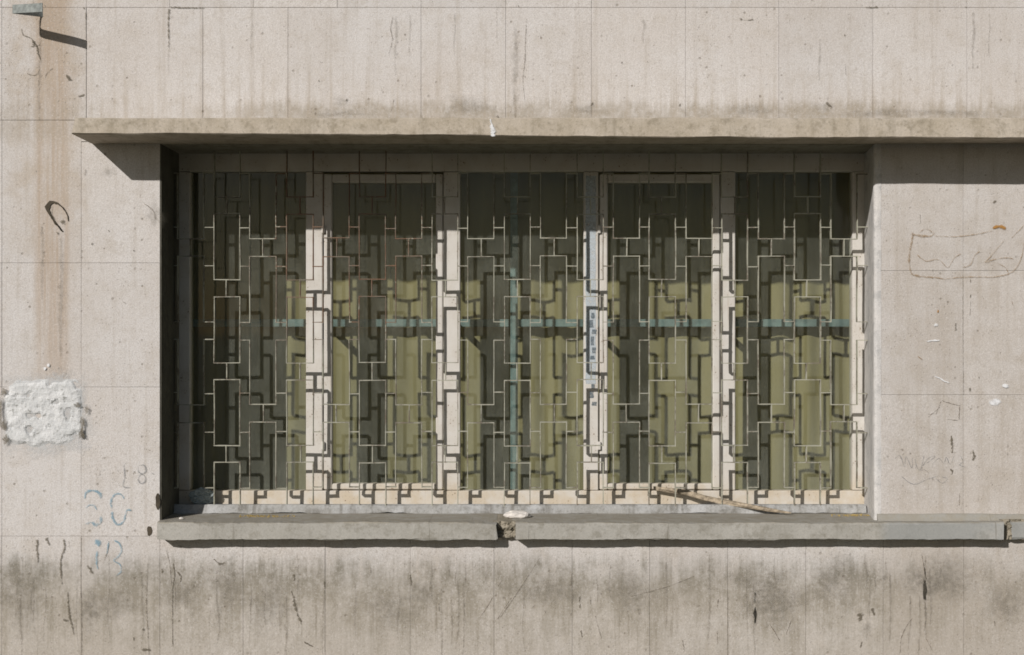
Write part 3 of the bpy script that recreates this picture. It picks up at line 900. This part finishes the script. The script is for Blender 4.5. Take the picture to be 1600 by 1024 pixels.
# old oval scar
wmark('oval_scar', ribbon('oval_scar', [(98, 362), (88, 350), (80, 338), (75, 328), (76, 320), (84, 316), (93, 320), (101, 328), (106, 338), (107, 346)], [2, 3, 4, 6, 6, 4, 2.5, 1.6, 1.2, 0.8], wob=0.5, seed=1), 'dark', 'dark oval scar left by an old fixing')
wmark('oval_scar', ribbon('oval_scar', [(82, 321), (81, 333), (86, 345), (95, 358), (99, 364)], [1, 2, 2.4, 2.6, 1], wob=0.5, seed=4), 'crackm')
wmark('oval_scar', blob_px('oval_scar', 98, 347, 4, 5, 3.3), 'crackm')
cracks = [
    ([(34, 45), (37, 55), (48, 60), (54, 68), (52, 73)], [1, 2, 1.5, 5, 3]),
    ([(52, 66), (58, 72), (60, 84), (64, 94)], [3, 3, 3.5, 1]), ([(48, 73), (57, 72), (63, 70)], [2, 3, 1]),
    ([(42, 115), (55, 118), (62, 108), (56, 106)], [1, 2, 1.2, 1]),
    ([(103, 117), (107, 122), (111, 125), (108, 121)], [2, 6, 6, 2]),
    ([(71, 120), (76, 112), (83, 107)], [2, 1.4, 1]),
    ([(122, 152), (127, 151), (133, 147)], [2, 4, 2]),
    ([(59, 843), (58, 858), (60, 874), (59, 880)], [3, 4, 2, 1]), ([(100, 842), (101, 856), (97, 868), (95, 884), (97, 914)], [2, 3, 2.5, 3.5, 1.5]),
    ([(73, 840), (76, 848), (77, 853)], [5, 4, 1]), ([(170, 845), (168, 860), (163, 876)], [2, 2, 1]), ([(108, 845), (108, 856)], [1.5, 1]),
    ([(136, 884), (143, 892), (146, 897)], [3, 5, 2]), ([(106, 925), (108, 955), (112, 975), (116, 992)], [2, 4, 3, 1]), ([(98, 968), (108, 971)], [3, 5]),
    ([(127, 840), (126, 905), (128, 960), (128, 1024)], [1.2, 1.4, 1.6, 1.4]),
    ([(231, 880), (229, 940), (231, 985), (233, 1024)], [1.2, 1.8, 2.2, 1.6]), ([(253, 888), (254, 896)], [4, 3]), ([(271, 880), (273, 900), (270, 925), (270, 1010)], [1.5, 3, 2, 1.2]),
    ([(260, 858), (266, 885), (268, 915)], [1.5, 2, 1]), ([(334, 873), (343, 881), (352, 879)], [3, 4, 2]),
    ([(208, 995), (210, 1001)], [4, 3]), ([(222, 983), (226, 985)], [5, 4]), ([(222, 1015), (236, 1016)], [4, 4]), ([(276, 892), (283, 900), (282, 910)], [2, 3, 1]),
    ([(459, 897), (460, 908)], [5, 3]), ([(455, 922), (459, 935), (461, 946), (464, 957)], [1, 3.5, 5.5, 2]), ([(464, 958), (469, 968), (471, 976)], [4, 4, 1]),
    ([(475, 1002), (484, 1008), (492, 1011)], [2, 4, 1]), ([(579, 886), (579, 896)], [2.4, 2]), ([(702, 888), (702, 900)], [2.2, 1.6]), ([(686, 942), (686, 956)], [1.8, 1.6]),
    ([(641, 898), (643, 915)], [3, 2]), ([(507, 908), (507, 918)], [3, 2]),
    ([(749, 966), (760, 950), (770, 933)], [1.1, 1.7, 1.0]), ([(777, 968), (788, 950), (800, 933)], [1.1, 1.7, 1.0]), ([(778, 916), (786, 904)], [2, 1.4]),
    ([(781, 965), (800, 938), (822, 905), (843, 872)], [1.9, 1.5, 1.1, 0.7]), ([(985, 932), (1020, 923), (1050, 914), (1085, 900)], [0.8, 1.6, 1.4, 0.8]),
    ([(905, 932), (906, 950)], [3.5, 2]), ([(922, 932), (923, 945)], [2.5, 1.5]), ([(907, 985), (910, 996)], [3.5, 1.5]), ([(930, 962), (936, 985), (940, 998)], [1.6, 1.8, 1]),
    ([(851, 954), (853, 958)], [4, 3]), ([(1122, 936), (1121, 948)], [2.6, 1.4]), ([(1120, 985), (1121, 1006)], [2.2, 1.4]), ([(1137, 930), (1137, 1024)], [1.2, 1.0]), ([(1066, 1000), (1069, 1018)], [2.2, 2]),
    ([(1406, 1020), (1407, 1000), (1415, 980), (1426, 965)], [2.4, 2, 2, 1]), ([(1236, 970), (1230, 985), (1228, 992)], [2, 2, 1]), ([(1202, 975), (1212, 990), (1218, 1002)], [1, 1.8, 1.6]),
    ([(1440, 866), (1443, 885), (1447, 905)], [1.8, 2, 1]), ([(1445, 995), (1453, 1010), (1455, 1016)], [1, 2, 1.4]), ([(1553, 970), (1554, 978)], [2.5, 2]),
    ([(1342, 958), (1345, 970)], [10, 8]), ([(1362, 950), (1366, 962)], [5, 4]), ([(1346, 1002), (1344, 1012)], [3.5, 2]),
    ([(1492, 505), (1493, 515), (1491, 517)], [3, 3.5, 3]), ([(1520, 702), (1521, 712), (1520, 720)], [3, 5, 4]), ([(1486, 680), (1487, 692), (1487, 708)], [2, 4, 3]), ([(1484, 732), (1488, 738), (1486, 742)], [2, 3, 2]),
    ([(1515, 605), (1516, 612)], [4, 3.5]), ([(1529, 588), (1529, 592)], [3.5, 3]), ([(1516, 436), (1516, 442)], [2.6, 2.4]), ([(1515, 460), (1516, 465)], [3.4, 3]), ([(1516, 470), (1515, 494)], [1, 0.9]), ([(1551, 318), (1555, 313)], [2, 4]),
    ([(1499, 770), (1498, 790)], [1.4, 2]), ([(1504, 430), (1504, 520), (1505, 618)], [1, 1.2, 1.6]), ([(1437, 335), (1438, 350)], [1.2, 0.8]),
    ([(614, 26), (610, 45), (613, 62), (607, 85)], [1, 2.2, 1.8, 1]), ([(823, 30), (821, 60), (820, 95), (817, 125), (820, 160)], [1, 1.6, 2.2, 1.6, 1]), ([(809, 8), (812, 13)], [3, 2.4]),
    ([(541, 155), (543, 159)], [6, 4]), ([(500, 96), (501, 99)], [4, 3]), ([(498, 125), (499, 128)], [4, 3]), ([(611, 175), (616, 155)], [1, 1.6]), ([(775, 184), (780, 183)], [3, 5]),
    ([(1156, 30), (1165, 32), (1177, 31)], [3, 1, 2.5]), ([(971, 97), (972, 99)], [3.6, 3]), ([(1011, 96), (1012, 98)], [3, 2.6]), ([(923, 160), (926, 165)], [5, 6]), ([(1061, 163), (1063, 166)], [3, 4]),
    ([(1506, 12), (1511, 11)], [4, 4]), ([(1487, 101), (1488, 103)], [4, 3.5]), ([(1585, 115), (1587, 130)], [2, 2.2]), ([(1319, 54), (1320, 57)], [3, 3]), ([(1320, 100), (1321, 118)], [1.2, 1]), ([(1290, 160), (1300, 168)], [6, 7]), ([(1352, 12), (1372, 12)], [1.5, 3]),
    ([(130, 14), (133, 13)], [7, 5]), ([(134, 20), (134, 60)], [2, 1]), ([(264, 14), (263, 40), (264, 75)], [3.5, 2.5, 1]), ([(266, 12), (320, 13)], [3, 1.5]), ([(42, 11), (52, 9), (58, 11)], [4, 7, 5]), ([(71, 8), (72, 10)], [4, 4]),
    ([(143, 380), (145, 383)], [5, 5]), ([(168, 360), (172, 362)], [3, 3]), ([(208, 391), (210, 392)], [3, 3]), ([(225, 318), (240, 330), (243, 345)], [1, 2.4, 1]), ([(66, 350), (63, 370)], [2.4, 1]), ([(88, 363), (92, 367)], [3, 4]),
    ([(157, 735), (156, 744)], [2, 1.6]), ([(232, 703), (236, 704)], [2.5, 2]), ([(192, 472), (197, 474)], [1.6, 2]), ([(134, 265), (133, 275)], [2.4, 1.4]),
    ([(1462, 648), (1470, 627)], [1, 2]), ([(1471, 626), (1486, 631), (1500, 634)], [1.4, 1.8, 2]), ([(1499, 635), (1498, 656)], [1.6, 2.2]), ([(1496, 657), (1478, 655)], [1.6, 1.2]), ([(1450, 648), (1462, 646)], [1, 1.4]), ([(1450, 652), (1468, 636)], [1, 2]),
    ([(776, 10), (776, 60)], [1, 0.8]),
]
for i, (pts, ws) in enumerate(cracks):
    fat = max(ws) > 2.6
    wmark('crack', ribbon('crack', pts, [w * (1.15 if fat else 0.95) for w in ws], wob=0.8, seed=i * 1.7, step=2.0), 'crackm' if fat else 'hair')
for x, y, a, b in ((234, 829, 4, 8), (247, 784, 3.5, 13)):
    wmark('chipped_edge', blob_px('chipped_edge', x, y, a, b, x * 0.1, rough=0.25), 'dark')

# sooty spots and water runs
for i, (x, y, a, b) in enumerate(((38, 925, 52, 34), (160, 925, 42, 40), (150, 940, 22, 34), (285, 930, 40, 34), (345, 920, 26, 52), (430, 935, 55, 32), (660, 905, 42, 40), (600, 935, 30, 26), (870, 930, 70, 34), (985, 925, 60, 38),
                                   (1180, 905, 55, 36), (1225, 925, 40, 34), (1300, 900, 50, 34), (1430, 915, 48, 30), (1490, 905, 46, 36), (1570, 930, 40, 44), (1344, 964, 12, 14), (545, 158, 12, 9), (735, 165, 40, 15), (905, 172, 30, 10), (1185, 172, 40, 9), (1480, 176, 60, 8), (520, 178, 60, 7), (1300, 168, 18, 10), (1370, 178, 40, 8),
                                   (232, 335, 16, 24), (185, 270, 14, 10))):
    wmark('soot_spot', blob_px('soot_spot', x + 14 * math.sin(i * 2.1), y + (14 * math.sin(i * 1.3) + 8 if y > 800 else 0), a * (1.25 + 0.4 * math.sin(i * 1.9)), b * (1.4 + 0.5 * math.cos(i * 2.7) if y > 800 else 1.2), i * 2.3, y=-0.0027, n=22, rough=0.45), 'sootspot')
rr_ = random.Random(11)
for i in range(46):
    x = rr_.uniform(5, 1595); y0 = rr_.uniform(862, 930); L = rr_.uniform(35, 140); w = rr_.uniform(2.5, 8)
    wmark('water_run', ribbon('water_run', [(x, y0), (x + rr_.uniform(-2, 2), y0 + L * 0.35), (x + rr_.uniform(-3, 3), y0 + L * 0.7), (x + rr_.uniform(-3, 3), y0 + L)], [w * 0.5, w, w * 0.8, w * 0.25], y=-0.0031, wob=0.5, seed=i * 1.3, step=5), 'run')
for x, y0, y1, w in ((393, 14, 95, 4), (264, 40, 120, 4), (618, 25, 120, 8), (640, 22, 90, 6), (805, 40, 188, 16), (710, 20, 90, 5), (1005, 28, 70, 8), (1280, 60, 130, 5), (1520, 18, 110, 8), (1545, 20, 90, 5), (62, 30, 190, 9), (95, 370, 560, 14), (66, 360, 470, 8)):
    wmark('water_run', ribbon('water_run', [(x, y0), (x + 1, (y0 * 2 + y1) / 3), (x - 1, (y0 + 2 * y1) / 3), (x, y1)], [w * 0.6, w, w * 0.8, w * 0.3], y=-0.0031, wob=0.5, seed=x * 0.31, step=5), 'run')
# graffiti, blue
LBL = 'faded blue painted letter scrawl on the left wall'
blue = [([(133, 780), (135, 770), (146, 766), (156, 772), (159, 780)], [3, 4, 4, 5, 4]),
        ([(134, 795), (140, 789), (148, 791), (152, 797)], [2, 3, 3, 2]), ([(157, 806), (159, 814), (152, 820), (142, 816), (134, 820)], [4, 6, 5, 3, 3]),
        ([(175, 796), (174, 782), (180, 773), (188, 772), (195, 779)], [3, 4, 3, 3, 3]), ([(175, 799), (178, 812), (185, 820), (193, 815), (197, 803), (199, 797), (207, 797)], [4, 4, 4, 4, 3, 3, 2]),
        ([(149, 843), (153, 848), (155, 854)], [3, 11, 4]), ([(152, 860), (151, 874), (153, 890)], [3, 4, 2]), ([(170, 845), (169, 856), (167, 866)], [3, 2, 1.5]),
        ([(178, 844), (187, 850), (190, 862), (182, 872), (178, 876), (188, 882), (189, 893), (181, 901)], [2, 3, 4, 3, 2, 2.5, 3, 2])]
for pts, ws in blue: wmark('graffiti_stroke', ribbon('graffiti_stroke', pts, [w * 1.35 for w in ws], seed=ws[0] + pts[0][0], y=-0.0042, wob=0.5), 'blue', LBL)
grey = [([(194, 726), (195, 745), (193, 760), (205, 762)], [2, 2.6, 3, 2]), ([(216, 728), (226, 727), (228, 737), (219, 742), (216, 750), (221, 756), (228, 751), (226, 743), (217, 738), (216, 729)], [2.4, 3, 3, 2, 2.4, 3, 3, 2, 2, 2]), ([(236, 739), (242, 741)], [4, 3])]
for pts, ws in grey: wmark('graffiti_stroke', ribbon('graffiti_stroke', pts, ws, seed=ws[0] + pts[0][0], y=-0.0042, wob=0.4), 'pencil', 'faint grey letters rubbed on the left wall')
brown = [([(1425, 362), (1425, 375), (1421, 392), (1420, 412), (1424, 428), (1437, 432), (1460, 434), (1478, 437)], [4, 3, 3, 3, 3, 3, 2.4, 2]),
         ([(1424, 366), (1438, 369), (1455, 369), (1459, 363)], [4, 4, 3, 2]), ([(1436, 364), (1445, 358), (1456, 363)], [2, 2, 2]), ([(1460, 369), (1490, 370), (1520, 367), (1550, 361)], [1.4, 1.4, 2, 1.4]),
         ([(1478, 436), (1510, 433), (1550, 433), (1575, 428), (1588, 418), (1596, 400), (1599, 380)], [1.4, 2, 1.6, 2, 1.6, 1.6, 1.4]),
         ([(1432, 398), (1446, 408), (1466, 406), (1480, 418), (1490, 404), (1502, 396)], [1.4, 1.8, 1.6, 1.8, 1.8, 1.2]), ([(1504, 418), (1516, 414), (1522, 400), (1530, 393)], [1.6, 1.8, 2, 1.4]),
         ([(1538, 411), (1548, 400), (1558, 388), (1570, 374)], [2.4, 2, 1.6, 1.2]), ([(1540, 411), (1552, 406), (1572, 403), (1584, 405)], [2, 2, 1.8, 1.2]), ([(1558, 412), (1570, 418), (1575, 426)], [1.2, 1.6, 1.4]), ([(1580, 372), (1592, 360), (1599, 352)], [1, 1.4, 1.6])]
for pts, ws in brown: wmark('graffiti_stroke', ribbon('graffiti_stroke', pts, [w * 1.3 for w in ws], seed=ws[0] + pts[0][0], y=-0.0042, wob=0.6), 'rustline', 'faded brown outlined scribble on the right wall')
wmark('rust_spot', ribbon('rust_spot', [(1551, 358), (1556, 354), (1567, 355), (1571, 359)], [5, 7, 7, 6], y=-0.0046), 'rustspot')
wmark('rust_spot', ribbon('rust_spot', [(1464, 484), (1466, 489)], [4, 4], y=-0.0046), 'rustspot')
wmark('rust_spot', ribbon('rust_spot', [(1579, 470), (1583, 478)], [3, 2], y=-0.0046), 'rustline')
wmark('rust_spot', ribbon('rust_spot', [(1433, 557), (1441, 562)], [3, 3], y=-0.0046), 'rustline')
pen = [([(1397, 718), (1404, 711), (1408, 716), (1413, 730), (1415, 713), (1424, 731), (1425, 714)], 1.6), ([(1429, 714), (1432, 730), (1438, 733), (1443, 712)], 1.6), ([(1441, 728), (1450, 716), (1461, 713), (1447, 724)], 1.6),
       ([(1456, 726), (1466, 716), (1474, 724), (1478, 714), (1484, 726), (1490, 712)], 1.4), ([(1500, 712), (1504, 722), (1498, 726), (1508, 730)], 1.4), ([(1408, 744), (1420, 754), (1432, 756), (1450, 748), (1468, 743)], 1.6), ([(1462, 748), (1472, 755), (1480, 748), (1470, 745)], 1.4),
       ([(1434, 736), (1444, 734), (1452, 740)], 1.2)]
for pts, w in pen: wmark('graffiti_stroke', ribbon('graffiti_stroke', pts, w, seed=pts[0][0], y=-0.0042, wob=0.4), 'pencil', 'faint grey pencil handwriting low on the right wall')
for x, y, a, b in ((1553, 629, 11, 6), (1570, 603, 6, 4), (1462, 508, 4, 4), (76, 571, 3, 3), (71, 576, 3, 3)):
    wmark('paint_dab', blob_px('paint_dab', x, y, a, b, x * 0.13, y=-0.0044), 'whitemark')
for pts, ws in (([(1447, 534), (1456, 532), (1469, 532)], [2, 4, 2]), ([(1459, 588), (1468, 591), (1476, 596), (1483, 598)], [1.5, 3, 2, 3])):
    wmark('paint_dab', ribbon('paint_dab', pts, ws, y=-0.0044, wob=0.5), 'whitemark')

# ================================================================== THINGS ON THE SILL
# weathered stick leaning through the grille
pts = [(1021, 763, 0.268, 4.2), (1045, 765.5, 0.262, 5.2), (1070, 770, 0.254, 6.0), (1100, 778, 0.238, 6.4), (1130, 784, 0.222, 6.0), (1165, 790.5, 0.195, 5.6), (1200, 796.5, 0.165, 4.6), (1225, 800.3, 0.145, 3.0), (1236, 801.8, 0.135, 1.2)]
vs = []; fs = []; K = 8
for i, (px, py, d, w) in enumerate(pts):
    c = Vector((X(px, d), d, Z(py, d)))
    for j in range(K):
        a = 2 * math.pi * j / K
        r = 0.74 * w * sc(d) * (1 + 0.55 * nz(i * 1.7, j * 1.3, 2.0))
        vs.append((c.x + 0.3 * r * math.cos(a) * 0.3, c.y + r * 0.9 * math.cos(a), c.z + r * math.sin(a)))
for i in range(len(pts) - 1):
    for j in range(K):
        k = (j + 1) % K
        fs.append((i * K + j, i * K + k, (i + 1) * K + k, (i + 1) * K + j))
fs += [tuple(range(K)), tuple((len(pts) - 1) * K + j for j in range(K))]
tag(link('wooden_stick', mesh('wooden_stick', vs, fs), None, 'wood'), 'pale weathered stick poking out through the grille onto the sill', 'stick')

me = lump('plaster_chunk', (X(808, 0.07), 0.075, -0.742), (0.052, 0.030, 0.017), 3.0, 0.22, 3, 1.6, flat=ST + 0.0005)
tag(link('plaster_chunk', me, None, 'white'), 'long white plaster chunk lying on the middle of the sill', 'rubble')
me = lump('pebble', (X(284, 0.03), 0.02, -0.748), (0.009, 0.007, 0.005), 5.0, 0.2, 2, 1.6, flat=ST + 0.0003)
tag(link('pebble', me, None, 'white'), 'tiny white pebble on the left end of the sill', 'pebble')
me = lump('plastic_bag', (X(317, 0.262), 0.262, -0.692), (0.048, 0.026, 0.034), 7.0, 0.42, 4, 1.9, flat=-0.7275)
tag(link('plastic_bag', me, None, 'plastic'), 'crumpled clear plastic bag in the lower left corner of the window', 'bag')
# dry crumbs on the sill
def crumbs(px0, px1, d0, d1, n, seed, label):
    rr = random.Random(seed); bm = bmesh.new()
    for i in range(n):
        d = rr.uniform(d0, d1); x = X(min(px1, max(px0, rr.gauss((px0 + px1) / 2, (px1 - px0) / 4))), d)
        s = rr.uniform(0.0012, 0.0034)
        mm = bmesh.ops.create_icosphere(bm, subdivisions=1, radius=s)
        a = rr.uniform(0, 6.28)
        for v in mm['verts']:
            q = v.co.copy(); q.x *= rr.uniform(0.7, 1.6); q.z *= 0.5
            v.co = Vector((x + q.x * math.cos(a) - q.y * math.sin(a), d + q.x * math.sin(a) + q.y * math.cos(a), ST + s * 0.4 + q.z))
    me = bpy.data.meshes.new('dry_crumbs'); bm.to_mesh(me); bm.free()
    o = link('dry_crumbs', me, None, 'straw'); o['kind'] = 'stuff'
    tag(o, label, 'debris'); o['kind'] = 'stuff'
crumbs(375, 460, 0.08, 0.14, 150, 1, 'dry yellow crumbs on the sill below the left bay')
crumbs(1300, 1366, 0.11, 0.17, 130, 2, 'dry yellow crumbs at the right end of the sill')
